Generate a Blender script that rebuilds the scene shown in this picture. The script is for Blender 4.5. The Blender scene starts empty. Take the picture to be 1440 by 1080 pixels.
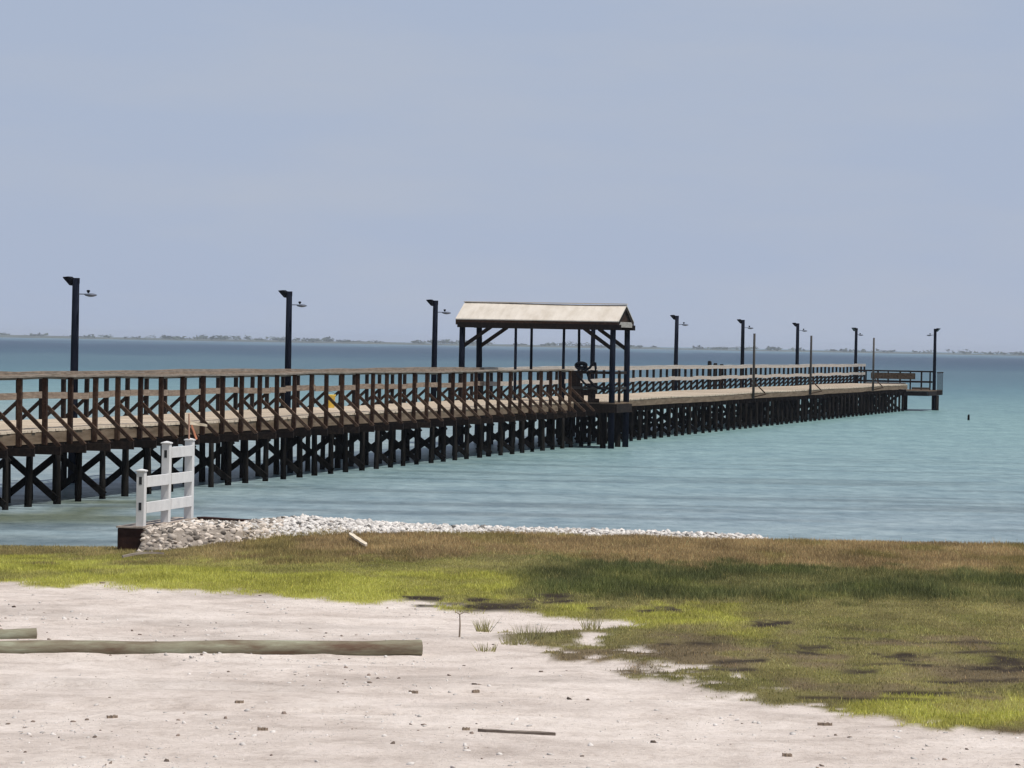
import bpy, math, random
import numpy as np
from mathutils import Matrix, Vector
random.seed(7); rng = np.random.default_rng(11)
scn = bpy.context.scene
col = scn.collection
PI = math.pi

# ------------------------------------------------------------------ camera model
F = 5000.0; EYE = 3.42
PITCH = math.radians(0.645); ROLL = math.radians(1.034)
def _rx(a): c, s = math.cos(a), math.sin(a); return np.array([[1,0,0],[0,c,-s],[0,s,c]])
def _rz(a): c, s = math.cos(a), math.sin(a); return np.array([[c,-s,0],[s,c,0],[0,0,1]])
R = _rx(PI/2-PITCH) @ _rz(ROLL)
def ray(x, y): return R @ np.array([(x-720)/F, -(y-540)/F, -1.0])
def at(x, y, z):                       # where the sight line through a photo point meets the level z
    d = ray(x, y); k = (z-EYE)/d[2]; return np.array([0,0,EYE]) + k*d
def proj(P):                           # world points (n,3) -> photo points
    v = (np.asarray(P, float) - np.array([0,0,EYE])) @ R
    w = np.maximum(-v[:,2], .5)
    return 720+F*v[:,0]/w, 540-F*v[:,1]/w

cd = bpy.data.cameras.new('camera'); cam = bpy.data.objects.new('camera', cd); col.objects.link(cam)
m = Matrix([list(r) for r in R]).to_4x4(); m.translation = (0,0,EYE); cam.matrix_world = m
cd.sensor_width = 36; cd.lens = F/1440*36; cd.clip_start = .5; cd.clip_end = 40000
scn.camera = cam

# ------------------------------------------------------------------ helpers
def sstep(a, b, x):
    t = np.clip((x-a)/(b-a), 0, 1); return t*t*(3-2*t)
_tabs = {}
def vnoise(x, y, seed=0):
    if seed not in _tabs: _tabs[seed] = np.random.default_rng(100+seed).random((256,256))
    T = _tabs[seed]; xi = np.floor(x).astype(int); yi = np.floor(y).astype(int)
    fx = x-xi; fy = y-yi; fx = fx*fx*(3-2*fx); fy = fy*fy*(3-2*fy)
    g = lambda i, j: T[(xi+i) & 255, (yi+j) & 255]
    return (g(0,0)*(1-fx)+g(1,0)*fx)*(1-fy) + (g(0,1)*(1-fx)+g(1,1)*fx)*fy
def fbm(x, y, seed=0, o=4):
    s = 0; a = 1; t = 0
    for i in range(o):
        s = s + a*vnoise(x*2**i+i*17.3, y*2**i+i*9.1, seed+i); t += a; a *= .5
    return s/t

class MB:
    def __init__(s): s.v = []; s.f = []
    def add(s, vs, fs):
        b = len(s.v); s.v += [tuple(v) for v in vs]; s.f += [tuple(i+b for i in f) for f in fs]
    def box(s, x0, x1, y0, y1, z0, z1):
        s.add([(x0,y0,z0),(x1,y0,z0),(x1,y1,z0),(x0,y1,z0),(x0,y0,z1),(x1,y0,z1),(x1,y1,z1),(x0,y1,z1)],
              [(3,2,1,0),(4,5,6,7),(0,1,5,4),(1,2,6,5),(2,3,7,6),(3,0,4,7)])
    def bar(s, p0, p1, w, h, up=(0,0,1)):   # rectangular bar: w sideways, h along up
        p0 = Vector(p0); p1 = Vector(p1); d = (p1-p0).normalized(); sd = d.cross(Vector(up)).normalized(); u = sd.cross(d)
        vs = []
        for p in (p0, p1):
            for a, b in ((-1,-1),(1,-1),(1,1),(-1,1)): vs.append(p+sd*a*w/2+u*b*h/2)
        s.add(vs, [(3,2,1,0),(4,5,6,7),(0,1,5,4),(1,2,6,5),(2,3,7,6),(3,0,4,7)])
    def tube(s, pts, rad, n=10, cap=True):
        pts = [Vector(p) for p in pts]; rad = rad if hasattr(rad, '__len__') else [rad]*len(pts)
        vs = []; fs = []
        for i, p in enumerate(pts):
            d = (pts[min(i+1, len(pts)-1)]-pts[max(i-1, 0)]).normalized()
            a = d.cross(Vector((0,.3,1) if abs(d.z) < .9 else (1,0,0))).normalized(); b = d.cross(a)
            for k in range(n): vs.append(p+(a*math.cos(2*PI*k/n)+b*math.sin(2*PI*k/n))*rad[i])
        for i in range(len(pts)-1):
            for k in range(n): fs.append((i*n+k, i*n+(k+1) % n, (i+1)*n+(k+1) % n, (i+1)*n+k))
        if cap: fs += [tuple(range(n-1,-1,-1)), tuple(range((len(pts)-1)*n, len(pts)*n))]
        s.add(vs, fs)
    def lathe(s, prof, c=(0,0,0), n=16):
        vs = []; fs = []
        for r, z in prof:
            for k in range(n): vs.append((c[0]+r*math.cos(2*PI*k/n), c[1]+r*math.sin(2*PI*k/n), c[2]+z))
        for i in range(len(prof)-1):
            for k in range(n): fs.append((i*n+k, i*n+(k+1) % n, (i+1)*n+(k+1) % n, (i+1)*n+k))
        s.add(vs, fs)
    def build(s, name, mat, parent=None, smooth=False, bevel=0):
        me = bpy.data.meshes.new(name); me.from_pydata([tuple(v) for v in s.v], [], s.f); me.update()
        o = bpy.data.objects.new(name, me); col.objects.link(o)
        if mat: me.materials.append(mat)
        if smooth:
            for p in me.polygons: p.use_smooth = True
        if parent: o.parent = parent
        if bevel:
            b = o.modifiers.new('bevel', 'BEVEL'); b.width = bevel; b.segments = 2
        return o
def tag(o, label=None, cat=None, group=None, kind=None):
    if label: o['label'] = label
    if cat: o['category'] = cat
    if group: o['group'] = group
    if kind: o['kind'] = kind
    return o
def empty(name, loc, rz=0, **k):
    o = bpy.data.objects.new(name, None); o.location = loc; o.rotation_euler = (0,0,rz); o.empty_display_size = .3
    col.objects.link(o); return tag(o, **k)
def inst(src, parent, loc, rot=(0,0,0), sc=(1,1,1)):
    c = src.copy(); col.objects.link(c); c.parent = parent; c.location = loc; c.rotation_euler = rot; c.scale = sc; return c
def copy_tree(o, parent=None):
    c = o.copy(); col.objects.link(c); c.parent = parent
    for ch in [x for x in bpy.data.objects if x.parent == o]: copy_tree(ch, c)
    return c
def grid_mesh(name, P, mat, cols=None):
    ny, nx = P.shape[:2]; V = P.reshape(-1,3)
    i = np.arange(ny*nx).reshape(ny,nx)
    f = np.stack([i[:-1,:-1],i[:-1,1:],i[1:,1:],i[1:,:-1]],-1).reshape(-1,4)
    me = bpy.data.meshes.new(name)
    me.vertices.add(len(V)); me.vertices.foreach_set('co', V.ravel())
    me.loops.add(f.size); me.loops.foreach_set('vertex_index', f.ravel())
    me.polygons.add(len(f)); me.polygons.foreach_set('loop_start', np.arange(0,f.size,4)); me.polygons.foreach_set('use_smooth', np.ones(len(f),bool))
    me.update(calc_edges=True)
    if cols is not None:
        a = me.attributes.new('tint', 'FLOAT_COLOR', 'POINT'); a.data.foreach_set('color', np.concatenate([cols, np.ones((len(V),1))],1).ravel())
    me.materials.append(mat); o = bpy.data.objects.new(name, me); col.objects.link(o); return o
def tri_mesh(name, V, Fc, mat, cols=None, smooth=False):
    me = bpy.data.meshes.new(name); n = Fc.shape[1]
    me.vertices.add(len(V)); me.vertices.foreach_set('co', V.ravel())
    me.loops.add(Fc.size); me.loops.foreach_set('vertex_index', Fc.ravel().astype(np.int32))
    me.polygons.add(len(Fc)); me.polygons.foreach_set('loop_start', np.arange(0,Fc.size,n))
    me.update(calc_edges=True)
    if cols is not None:
        a = me.attributes.new('tint', 'FLOAT_COLOR', 'POINT'); a.data.foreach_set('color', np.concatenate([cols, np.ones((len(V),1))],1).ravel())
    me.materials.append(mat); o = bpy.data.objects.new(name, me); col.objects.link(o); return o

# ------------------------------------------------------------------ materials
def new_mat(name):
    m = bpy.data.materials.new(name); m.use_nodes = True; nt = m.node_tree
    return m, nt, nt.nodes['Principled BSDF']
def N(nt, t, **k):
    n = nt.nodes.new(t)
    for a, b in k.items():
        if a in n.inputs: n.inputs[a].default_value = b
        else: setattr(n, a, b)
    return n
def ramp(nt, fac, stops):
    r = N(nt, 'ShaderNodeValToRGB'); e = r.color_ramp.elements
    while len(e) < len(stops): e.new(.5)
    for i, (p, c) in enumerate(stops): e[i].position = p; e[i].color = (*c, 1)
    nt.links.new(fac, r.inputs['Fac']); return r.outputs['Color']
def wood(name, dark, mid, light, scale=(2,14,14), rough=.85, bump=.25, spec=.12):
    m, nt, b = new_mat(name); L = nt.links.new
    tc = N(nt, 'ShaderNodeTexCoord'); oi = N(nt, 'ShaderNodeObjectInfo')
    mp = N(nt, 'ShaderNodeMapping'); mp.inputs['Scale'].default_value = scale; L(tc.outputs['Object'], mp.inputs['Vector'])
    va = N(nt, 'ShaderNodeVectorMath', operation='ADD'); L(mp.outputs['Vector'], va.inputs[0])
    sc = N(nt, 'ShaderNodeVectorMath', operation='SCALE'); sc.inputs['Scale'].default_value = 37.0
    cb = N(nt, 'ShaderNodeCombineXYZ'); L(oi.outputs['Random'], cb.inputs['X']); L(oi.outputs['Random'], cb.inputs['Y']); L(cb.outputs[0], sc.inputs[0]); L(sc.outputs[0], va.inputs[1])
    n1 = N(nt, 'ShaderNodeTexNoise', Scale=1.0, Detail=7.0, Roughness=.65); L(va.outputs[0], n1.inputs['Vector'])
    ad = N(nt, 'ShaderNodeMath', operation='MULTIPLY_ADD'); L(oi.outputs['Random'], ad.inputs[0]); ad.inputs[1].default_value = .26; 
    sb = N(nt, 'ShaderNodeMath', operation='SUBTRACT'); L(n1.outputs['Fac'], sb.inputs[0]); sb.inputs[1].default_value = .13; L(sb.outputs[0], ad.inputs[2])
    c = ramp(nt, ad.outputs[0], [(.28, dark), (.5, mid), (.72, light)]); L(c, b.inputs['Base Color'])
    b.inputs['Roughness'].default_value = rough; b.inputs['Specular IOR Level'].default_value = spec
    bp = N(nt, 'ShaderNodeBump', Strength=bump, Distance=.01); L(n1.outputs['Fac'], bp.inputs['Height']); L(bp.outputs[0], b.inputs['Normal'])
    return m
def plain(name, c, rough=.6, var=.25, scale=6, metal=0, spec=.3):
    m, nt, b = new_mat(name); L = nt.links.new
    tc = N(nt, 'ShaderNodeTexCoord'); n1 = N(nt, 'ShaderNodeTexNoise', Scale=scale, Detail=6.0, Roughness=.6); L(tc.outputs['Object'], n1.inputs['Vector'])
    c0 = tuple(x*(1-var) for x in c); c1 = tuple(min(1, x*(1+var)) for x in c)
    L(ramp(nt, n1.outputs['Fac'], [(.3, c0), (.7, c1)]), b.inputs['Base Color'])
    b.inputs['Roughness'].default_value = rough; b.inputs['Metallic'].default_value = metal; b.inputs['Specular IOR Level'].default_value = spec
    return m

M_post = wood('post_wood', (.020,.010,.006), (.042,.021,.013), (.080,.046,.028))
M_brace = wood('brace_wood', (.034,.018,.011), (.066,.038,.024), (.125,.080,.054))
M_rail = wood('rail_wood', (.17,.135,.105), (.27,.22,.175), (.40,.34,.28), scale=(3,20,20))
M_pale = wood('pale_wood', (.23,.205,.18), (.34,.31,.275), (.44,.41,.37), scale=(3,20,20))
M_deck = wood('deck_wood', (.52,.42,.31), (.66,.55,.42), (.76,.65,.52), scale=(9,1.2,4))
M_fascia = wood('fascia_wood', (.065,.044,.028), (.13,.092,.060), (.21,.155,.105), scale=(1.2,10,10))
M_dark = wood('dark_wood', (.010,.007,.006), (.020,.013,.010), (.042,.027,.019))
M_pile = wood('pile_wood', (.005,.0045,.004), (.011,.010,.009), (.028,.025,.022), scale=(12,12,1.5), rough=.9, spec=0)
M_pole = wood('lamp_pole_wood', (.005,.006,.011), (.008,.010,.018), (.016,.019,.030), scale=(10,10,1.2), rough=.9, spec=.02)
M_black = plain('black_metal', (.008,.009,.012), .8, spec=.05)
M_shade = plain('grey_enamel', (.12,.135,.17), .5)
M_lens = plain('floodlight_glass', (.06,.065,.075), .2)
M_thin = wood('thin_pole_wood', (.035,.032,.03), (.065,.06,.055), (.10,.09,.08), scale=(8,8,1))
M_white = plain('white_vinyl', (.70,.69,.67), .5, .10, 4)
M_slot = plain('dark_slot', (.03,.03,.032), .9)
M_tim = wood('creosote_timber', (.022,.011,.009), (.04,.02,.016), (.065,.034,.026), scale=(1,6,6))
M_timtop = wood('worn_timber_top', (.30,.24,.19), (.43,.36,.30), (.56,.48,.41), scale=(2,8,8))
M_log = wood('green_treated_log', (.13,.085,.058), (.25,.235,.165), (.42,.45,.34), scale=(1.4,7,7), bump=1.0)
M_bleach = wood('bleached_wood', (.62,.52,.38), (.74,.64,.49), (.82,.74,.6), scale=(2,14,14))
M_drift = wood('driftwood', (.14,.11,.09), (.26,.22,.18), (.42,.37,.32), scale=(2,14,14))
M_orange = plain('orange_ribbon', (.50,.20,.11), .6)
M_pink = plain('faded_stick', (.50,.28,.20), .7)
M_yellow = plain('yellow_plastic', (.75,.55,.10), .4)
M_twig = plain('dry_stem', (.27,.21,.155), .9)

# roof sheet: pale corrugated cladding with worn stains
def roof_mat():
    m, nt, b = new_mat('roof_sheet'); L = nt.links.new
    tc = N(nt, 'ShaderNodeTexCoord'); mp = N(nt, 'ShaderNodeMapping'); mp.inputs['Scale'].default_value = (.5,1.1,.5); L(tc.outputs['Object'], mp.inputs[0])
    n = N(nt, 'ShaderNodeTexNoise', Scale=2.2, Detail=7.0, Roughness=.65); L(mp.outputs[0], n.inputs['Vector'])
    L(ramp(nt, n.outputs['Fac'], [(.3,(.50,.44,.36)),(.5,(.60,.54,.46)),(.75,(.68,.62,.54))]), b.inputs['Base Color'])
    b.inputs['Roughness'].default_value = .7; b.inputs['Specular IOR Level'].default_value = .2
    return m
M_roof = roof_mat()

def tint_mat(name, trans=0.0, rough=.9):
    m, nt, b = new_mat(name); L = nt.links.new
    a = N(nt, 'ShaderNodeAttribute', attribute_name='tint'); L(a.outputs['Color'], b.inputs['Base Color'])
    b.inputs['Roughness'].default_value = rough; b.inputs['Specular IOR Level'].default_value = .1
    if trans:
        t = N(nt, 'ShaderNodeBsdfTranslucent'); L(a.outputs['Color'], t.inputs['Color'])
        mx = N(nt, 'ShaderNodeMixShader', Fac=trans); L(b.outputs[0], mx.inputs[1]); L(t.outputs[0], mx.inputs[2]); L(mx.outputs[0], nt.nodes['Material Output'].inputs['Surface'])
    return m
M_blade = tint_mat('grass_blade', .35)
M_stone = tint_mat('shell_stone')

def ground_mat():
    m, nt, b = new_mat('beach_ground'); L = nt.links.new
    a = N(nt, 'ShaderNodeAttribute', attribute_name='tint'); g = N(nt, 'ShaderNodeNewGeometry')
    n1 = N(nt, 'ShaderNodeTexNoise', Scale=2.1, Detail=10.0, Roughness=.72); L(g.outputs['Position'], n1.inputs['Vector'])
    n2 = N(nt, 'ShaderNodeTexNoise', Scale=16.0, Detail=6.0, Roughness=.75); L(g.outputs['Position'], n2.inputs['Vector'])
    n3 = N(nt, 'ShaderNodeTexNoise', Scale=.55, Detail=4.0, Roughness=.6); L(g.outputs['Position'], n3.inputs['Vector'])
    r1 = ramp(nt, n1.outputs['Fac'], [(.26,(.66,.635,.62)),(.42,(.88,.865,.855)),(.52,(1.0,.995,.99)),(.66,(1.10,1.10,1.11))])
    r2 = ramp(nt, n2.outputs['Fac'], [(.25,(.45,.40,.36)),(.37,(.88,.86,.84)),(.5,(1.0,1.0,1.0)),(.62,(1.02,1.02,1.02)),(.74,(1.25,1.25,1.25))])
    r3 = ramp(nt, n3.outputs['Fac'], [(.35,(.84,.82,.81)),(.6,(1.0,1.0,1.0))])
    x = a.outputs['Color']
    for r in (r1, r2, r3):
        mx = N(nt, 'ShaderNodeMix', data_type='RGBA', blend_type='MULTIPLY'); mx.inputs['Factor'].default_value = 1
        L(x, mx.inputs['A']); L(r, mx.inputs['B']); x = mx.outputs['Result']
    L(x, b.inputs['Base Color']); b.inputs['Roughness'].default_value = .95; b.inputs['Specular IOR Level'].default_value = .1
    ad = N(nt, 'ShaderNodeMath', operation='MULTIPLY_ADD'); L(n1.outputs['Fac'], ad.inputs[0]); ad.inputs[1].default_value = 2.0; L(n2.outputs['Fac'], ad.inputs[2])
    bp = N(nt, 'ShaderNodeBump', Strength=.8, Distance=.035); L(ad.outputs[0], bp.inputs['Height']); L(bp.outputs[0], b.inputs['Normal'])
    return m
def water_mat():
    m, nt, b = new_mat('sea_water'); L = nt.links.new
    a = N(nt, 'ShaderNodeAttribute', attribute_name='tint'); g = N(nt, 'ShaderNodeNewGeometry')
    mp = N(nt, 'ShaderNodeMapping'); mp.inputs['Scale'].default_value = (.30,.60,1); mp.inputs['Rotation'].default_value = (0,0,.05); L(g.outputs['Position'], mp.inputs[0])
    n1 = N(nt, 'ShaderNodeTexNoise', Scale=1.0, Detail=9.0, Roughness=.62, Distortion=.3); L(mp.outputs[0], n1.inputs['Vector'])
    mp2 = N(nt, 'ShaderNodeMapping'); mp2.inputs['Scale'].default_value = (2.2,1.2,1); mp2.inputs['Rotation'].default_value = (0,0,.05); L(g.outputs['Position'], mp2.inputs[0])
    n2 = N(nt, 'ShaderNodeTexNoise', Scale=1.0, Detail=4.0, Roughness=.6); L(mp2.outputs[0], n2.inputs['Vector'])
    n3 = N(nt, 'ShaderNodeTexNoise', Scale=.24, Detail=5.0, Roughness=.66); L(mp2.outputs[0], n3.inputs['Vector'])
    mx = N(nt, 'ShaderNodeMix', data_type='RGBA', blend_type='MULTIPLY'); mx.inputs['Factor'].default_value = 1
    L(a.outputs['Color'], mx.inputs['A']); L(ramp(nt, n1.outputs['Fac'], [(.3,(.86,.88,.90)),(.5,(1,1,1)),(.7,(1.08,1.07,1.06))]), mx.inputs['B'])
    x = mx.outputs['Result']
    for n_, st in ((n2, [(.30,(.72,.76,.78)),(.5,(1,1,1)),(.70,(1.24,1.21,1.19))]), (n3, [(.34,(.80,.84,.87)),(.5,(1,1,1)),(.64,(1.15,1.12,1.10))])):
        m2 = N(nt, 'ShaderNodeMix', data_type='RGBA', blend_type='MULTIPLY'); m2.inputs['Factor'].default_value = 1; L(x, m2.inputs['A']); L(ramp(nt, n_.outputs['Fac'], st), m2.inputs['B']); x = m2.outputs['Result']
    L(x, b.inputs['Base Color'])
    b.inputs['Roughness'].default_value = .35; b.inputs['IOR'].default_value = 1.33; b.inputs['Specular IOR Level'].default_value = .2
    ad = N(nt, 'ShaderNodeMath', operation='MULTIPLY_ADD'); L(n1.outputs['Fac'], ad.inputs[0]); ad.inputs[1].default_value = 2.5; L(n2.outputs['Fac'], ad.inputs[2])
    bp = N(nt, 'ShaderNodeBump', Strength=.8, Distance=.12); L(ad.outputs[0], bp.inputs['Height']); L(bp.outputs[0], b.inputs['Normal'])
    return m

# ------------------------------------------------------------------ world and sun
SUN_EL = math.radians(64); SUN_AZ = math.radians(118)      # azimuth clockwise from +Y (the view direction)
w = bpy.data.worlds.new('World'); scn.world = w; w.use_nodes = True; nt = w.node_tree
bg = nt.nodes['Background']; sky = nt.nodes.new('ShaderNodeTexSky'); sky.sky_type = 'NISHITA'; sky.sun_disc = False
sky.sun_elevation = SUN_EL; sky.sun_rotation = SUN_AZ; sky.air_density = 1.0; sky.dust_density = 1.0; sky.ozone_density = 1.5
tc = N(nt, 'ShaderNodeTexCoord')
mp = N(nt, 'ShaderNodeMapping'); mp.inputs['Scale'].default_value = (9,9,42); mp.inputs['Location'].default_value = (3.1,.4,.7); nt.links.new(tc.outputs['Generated'], mp.inputs[0])
cn = N(nt, 'ShaderNodeTexNoise', Scale=1.0, Detail=7.0, Roughness=.55); nt.links.new(mp.outputs[0], cn.inputs['Vector'])
cr = ramp(nt, cn.outputs['Fac'], [(.44,(0,0,0)),(.74,(1,1,1))])
mxs = N(nt, 'ShaderNodeMix', data_type='RGBA'); mxs.inputs['B'].default_value = (6.1,6.5,7.3,1)
ml = N(nt, 'ShaderNodeMath', operation='MULTIPLY'); nt.links.new(cr, ml.inputs[0]); ml.inputs[1].default_value = .42
nt.links.new(ml.outputs[0], mxs.inputs['Factor'])
sx = N(nt, 'ShaderNodeSeparateXYZ'); nt.links.new(tc.outputs['Generated'], sx.inputs[0])
hz_ = ramp(nt, sx.outputs['Z'], [(0.0,(.97,.97,.97)),(.18,(.88,.88,.88)),(.55,(0,0,0))])
mx2 = N(nt, 'ShaderNodeMix', data_type='RGBA'); mx2.inputs['B'].default_value = (5.12,6.0,7.85,1); nt.links.new(hz_, mx2.inputs['Factor']); nt.links.new(sky.outputs[0], mx2.inputs['A'])
nt.links.new(mx2.outputs['Result'], mxs.inputs['A'])
nt.links.new(mxs.outputs['Result'], bg.inputs['Color']); bg.inputs['Strength'].default_value = .08
sd = bpy.data.lights.new('sun', 'SUN'); sd.energy = 4.0; sd.angle = math.radians(.5); sd.color = (1,.955,.89)
so = bpy.data.objects.new('sun', sd); col.objects.link(so)
sv = Vector((math.sin(SUN_AZ)*math.cos(SUN_EL), math.cos(SUN_AZ)*math.cos(SUN_EL), math.sin(SUN_EL)))
so.rotation_euler = sv.to_track_quat('Z','Y').to_euler(); so.location = sv*60
scn.view_settings.view_transform = 'Standard'; scn.view_settings.look = 'None'; scn.view_settings.exposure = 0; scn.view_settings.gamma = 1
scn.cycles.pixel_filter_type = 'BLACKMAN_HARRIS'; scn.cycles.filter_width = 1.45
scn.cycles.max_bounces = 6; scn.cycles.transparent_max_bounces = 6

# ------------------------------------------------------------------ ground
XK = [-14,-6.1,-5.6,-4.6,-3.4,-2.3,-1.4,0,1.6,4.0,5.2,8,14]      # crest of the bank and of the shell bank along X
CK = [.05,.08,.12,.22,.30,.38,.41,.42,.41,.39,.40,.39,.33]
SK = [0,0,.24,.40,.54,.48,.44,.42,.41,.37,.0,0,0]
def ground_z(X, Y):
    crest = np.interp(X, XK, CK); sh = np.interp(X, XK, SK)
    base = .38 + .05*(fbm(X*.25, Y*.25, 3)-.5)*2 + .022*(fbm(X*1.3, Y*1.3, 8, 3)-.5)
    base = base + .045*(fbm(X*.8, Y*1.0, 9, 3)-.5) - .028*np.exp(-((Y-29.2-.05*X+.3*np.sin(X*.35))/.16)**2) - .028*np.exp(-((Y-30.9-.05*X+.3*np.sin(X*.35))/.16)**2)
    base = base + .028*np.exp(-((Y-34.64-(X+.84)*.2286+.10)/.10)**2)*sstep(.3,.75,fbm(X*2.2,Y*.5,12))*sstep(-.75,-1.0,X)
    k = sstep(44, 55, Y)
    z = base*(1-k) + crest*k
    z = z - sstep(55.6, 60, Y)*(crest+.45) - np.clip(Y-60, 0, 80)*.01
    yb = Y-np.clip((X+5.2)*1.1,0,3); bay = (.14+.29*sstep(54.2,54.95,yb))*sstep(0,.06,X-(-5.69+np.maximum(Y-55.08,0)*.196))*sstep(-3.2,-4.3,X)*sstep(54.0,54.3,yb)*sstep(58.6,57.6,Y)
    z = np.where(bay > .01, np.maximum(z, bay), z)
    b = np.exp(-((Y-57.5)/1.0)**2) * (sh > .02) * np.maximum(sh-np.maximum(z, 0), 0)
    return z + b
UX = np.array([-400,0,100,200,300,400,480,560,640,700,760,820,900,935,990,1060,1150,1220,1300,1440,1900])
UL = np.array([822,822,822,826,832,838,843,850,858,861,863,869,874,876,930,960,985,1000,1012,1026,1055])        # lower edge of the upper grass
TX = np.array([680,720,760,850,920,1900]); TT = np.array([893,891,890,886,872,870])
PX = np.array([680,740,800,880,950,1000,1060,1150,1220,1300,1440,1900]); PT = np.array([895,913,938,950,962,976,992,1001,1010,1020,1033,1060])
BX = np.array([-400,0,300,500,700,900,1100,1440,1900]); BT = np.array([786,786,789,789,779,789,798,804,806])   # lower edge of dry grass
DX = np.array([600,700,900,1100,1440,1900]); DT = np.array([812,836,847,849,848,848])
MUD = [(930,1010,905,909),(1150,1260,899,902),(1290,1440,905,908),(1340,1440,918,922),(985,1060,943,947),(1200,1330,936,939),(1300,1440,958,962),(560,640,838,846),(600,700,842,852),(640,760,850,860),(740,822,838,851),(835,858,855,862),(900,960,855,862),(1050,1112,876,886),
       (1072,1178,909,917),(1230,1320,919,927),(1265,1300,927,934),(1342,1420,939,946),(1090,1160,918,925),(1400,1450,925,948),(1180,1240,945,949),(1230,1400,975,980),(1010,1080,930,936),(1120,1300,985,990)]
BRT = [(765,830,850,869),(850,1040,856,882),(1005,1085,882,900),(1195,1330,982,1012),(1270,1460,983,1022),(560,720,805,842)]
SAND=np.array([.76,.675,.605]); DRY=np.array([.30,.215,.11]); BRG=np.array([.40,.385,.085]); DRK=np.array([.085,.097,.038]); OLV=np.array([.255,.225,.09]); MOT=np.array([.225,.175,.100]); MUDC=np.array([.050,.038,.026]); SHL=np.array([.30,.26,.22])
def zones(X, Y, Z):
    px, py = proj(np.stack([X,Y,Z],-1))
    j = (fbm(X*1.6, Y*.7, 20)-.5)*34; j2 = (fbm(X*4.5, Y*2, 31)-.5)*22; jj = j+j2
    y = py + jj*.75; x = px + (fbm(X*1.2,Y*1.2,40)-.5)*60
    up = sstep(-3, 3, np.interp(px, UX, UL) - (py+jj*.55)) 
    pat = sstep(-2, 4, np.interp(px, PX, PT)-(py+jj*.9)) * sstep(-2, 4, (py+jj*.5)-np.interp(px, TX, TT)) * sstep(690, 740, x)
    thin = sstep(.36, .50, fbm(X*2.2, Y*1.1, 55) + .0016*(np.interp(px, PX, PT)-py) + .0003*(px-800))
    pat = pat*thin*sstep(.34,.50, fbm(X*6,Y*3,57)+.010*(np.interp(px, PX, PT)-py)-.02)
    gr = np.maximum(up, pat)
    dry = sstep(-5, 5, np.interp(px, BX, BT)-y) * (.45+.55*sstep(200, 420, px))
    dk = (.55+.45*sstep(.35,.6,fbm(X*1.3,Y*.6,46)))*sstep(-4, 5, y-np.interp(px, BX, BT)) * sstep(-6, 8, np.interp(px, DX, DT)-y) * sstep(640, 800, x+ (y-820)*1.5)
    br = sstep(-6, 6, y-788)*sstep(-6,6, 868-y)*(1-sstep(520, 740, x+(fbm(X*.9,Y*.9,41)-.5)*260)) * (.35+.65*sstep(.40,.58, fbm(X*.8, Y*.45, 61)+.25*sstep(800,822,y)-.16*sstep(300,500,px)*sstep(815,795,y)))
    b2 = np.zeros_like(px); mud = np.zeros_like(px)
    for x0,x1,y0,y1 in BRT: b2 = np.maximum(b2, sstep(-30,30,x-x0)*sstep(-30,30,x1-x)*sstep(-5,6,y-y0)*sstep(-5,6,y1-y))
    b2 = b2*(.60+.40*sstep(.35,.6,fbm(X*2.6,Y*1.3,58)))
    ym = py + j2*.12 + (fbm(X*1.5,Y*0+3,48)-.5)*7; xm = px + (fbm(X*3,Y*3,44)-.5)*70
    for x0,x1,y0,y1 in MUD: mud = np.maximum(mud, sstep(-10,12,xm-x0)*sstep(-10,12,x1-xm)*sstep(-2.5,2,ym-y0)*sstep(-2.5,2,y1-ym))
    mud = mud*sstep(.22,.5,fbm(X*5,Y*2.2,49))
    mt = sstep(868, 905, y)*sstep(.42,.6,fbm(X*1.1,Y*.6,70))
    br = np.maximum(br, b2)
    sh = sstep(56.3,56.9,Y + (fbm(X*3,Y*3,77)-.5)*.8)*sstep(5.0,4.2,X)*sstep(-6.4,-5.4,X)
    # the bay of shells between the two retaining timbers
    sh = np.maximum(sh, sstep(-5.85,-5.7,X)*sstep(-3.6,-4.4,X)*sstep(54.05,54.3,Y-np.clip((X+5.2)*1.1,0,3)))
    wet = sstep(56.6,58.5,Y)
    return gr, dry, dk, br, mt, mud, sh, wet
def mixc(c, new, k): return c*(1-k[...,None]) + new*k[...,None]
def grass_col(X, Y, dry, dk, br, mt):
    c = np.broadcast_to(OLV, X.shape+(3,)).copy()
    c = mixc(c, MOT, mt); c = mixc(c, DRK, dk*.92); c = mixc(c, BRG, br*.95); c = mixc(c, DRY, dry*.9*(1-br*.6))
    v = fbm(X*1.6, Y*.7, 90); g2 = sstep(.45,.68,fbm(X*1.1,Y*.5,96)); c = mixc(c, np.array([.15,.14,.04]), g2*.55*dry); c = mixc(c, np.array([.16,.175,.045]), sstep(.5,.7,fbm(X*1.3,Y*.6,97))*.28*(1-br)*(1-dry)); return c*(.55+.9*v)[...,None]
xs = np.unique(np.concatenate([np.linspace(-300,-14,24), np.arange(-14,-9.0,.14), np.arange(-9,9.01,.07), np.arange(9.1,14,.14), np.linspace(14,300,24)]))
ys = np.unique(np.concatenate([np.linspace(-60,20,14), np.arange(20,24,.4), np.arange(24,60.01,.07), np.arange(60.5,80,1.0), np.linspace(80,140,6)]))
GX, GY = np.meshgrid(xs, ys); gx = GX.ravel(); gy = GY.ravel(); gz = ground_z(gx, gy)
gr, dry, dk, br, mt, mud, sh, wet = zones(gx, gy, gz)
c = np.broadcast_to(SAND, (len(gx),3)).copy()
c = c*(1-.13*sstep(.5,.7,fbm(gx*.35,gy*.9,15)))[:,None]
c = mixc(c, grass_col(gx, gy, dry, dk, br, mt)*.8, gr); c = mixc(c, MUDC, mud); c = mixc(c, SHL, sh); c = mixc(c, np.array([.16,.14,.11]), wet*(1-sh))
gz = gz + .035*gr*fbm(gx*2.2,gy*2.2,66)
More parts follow.
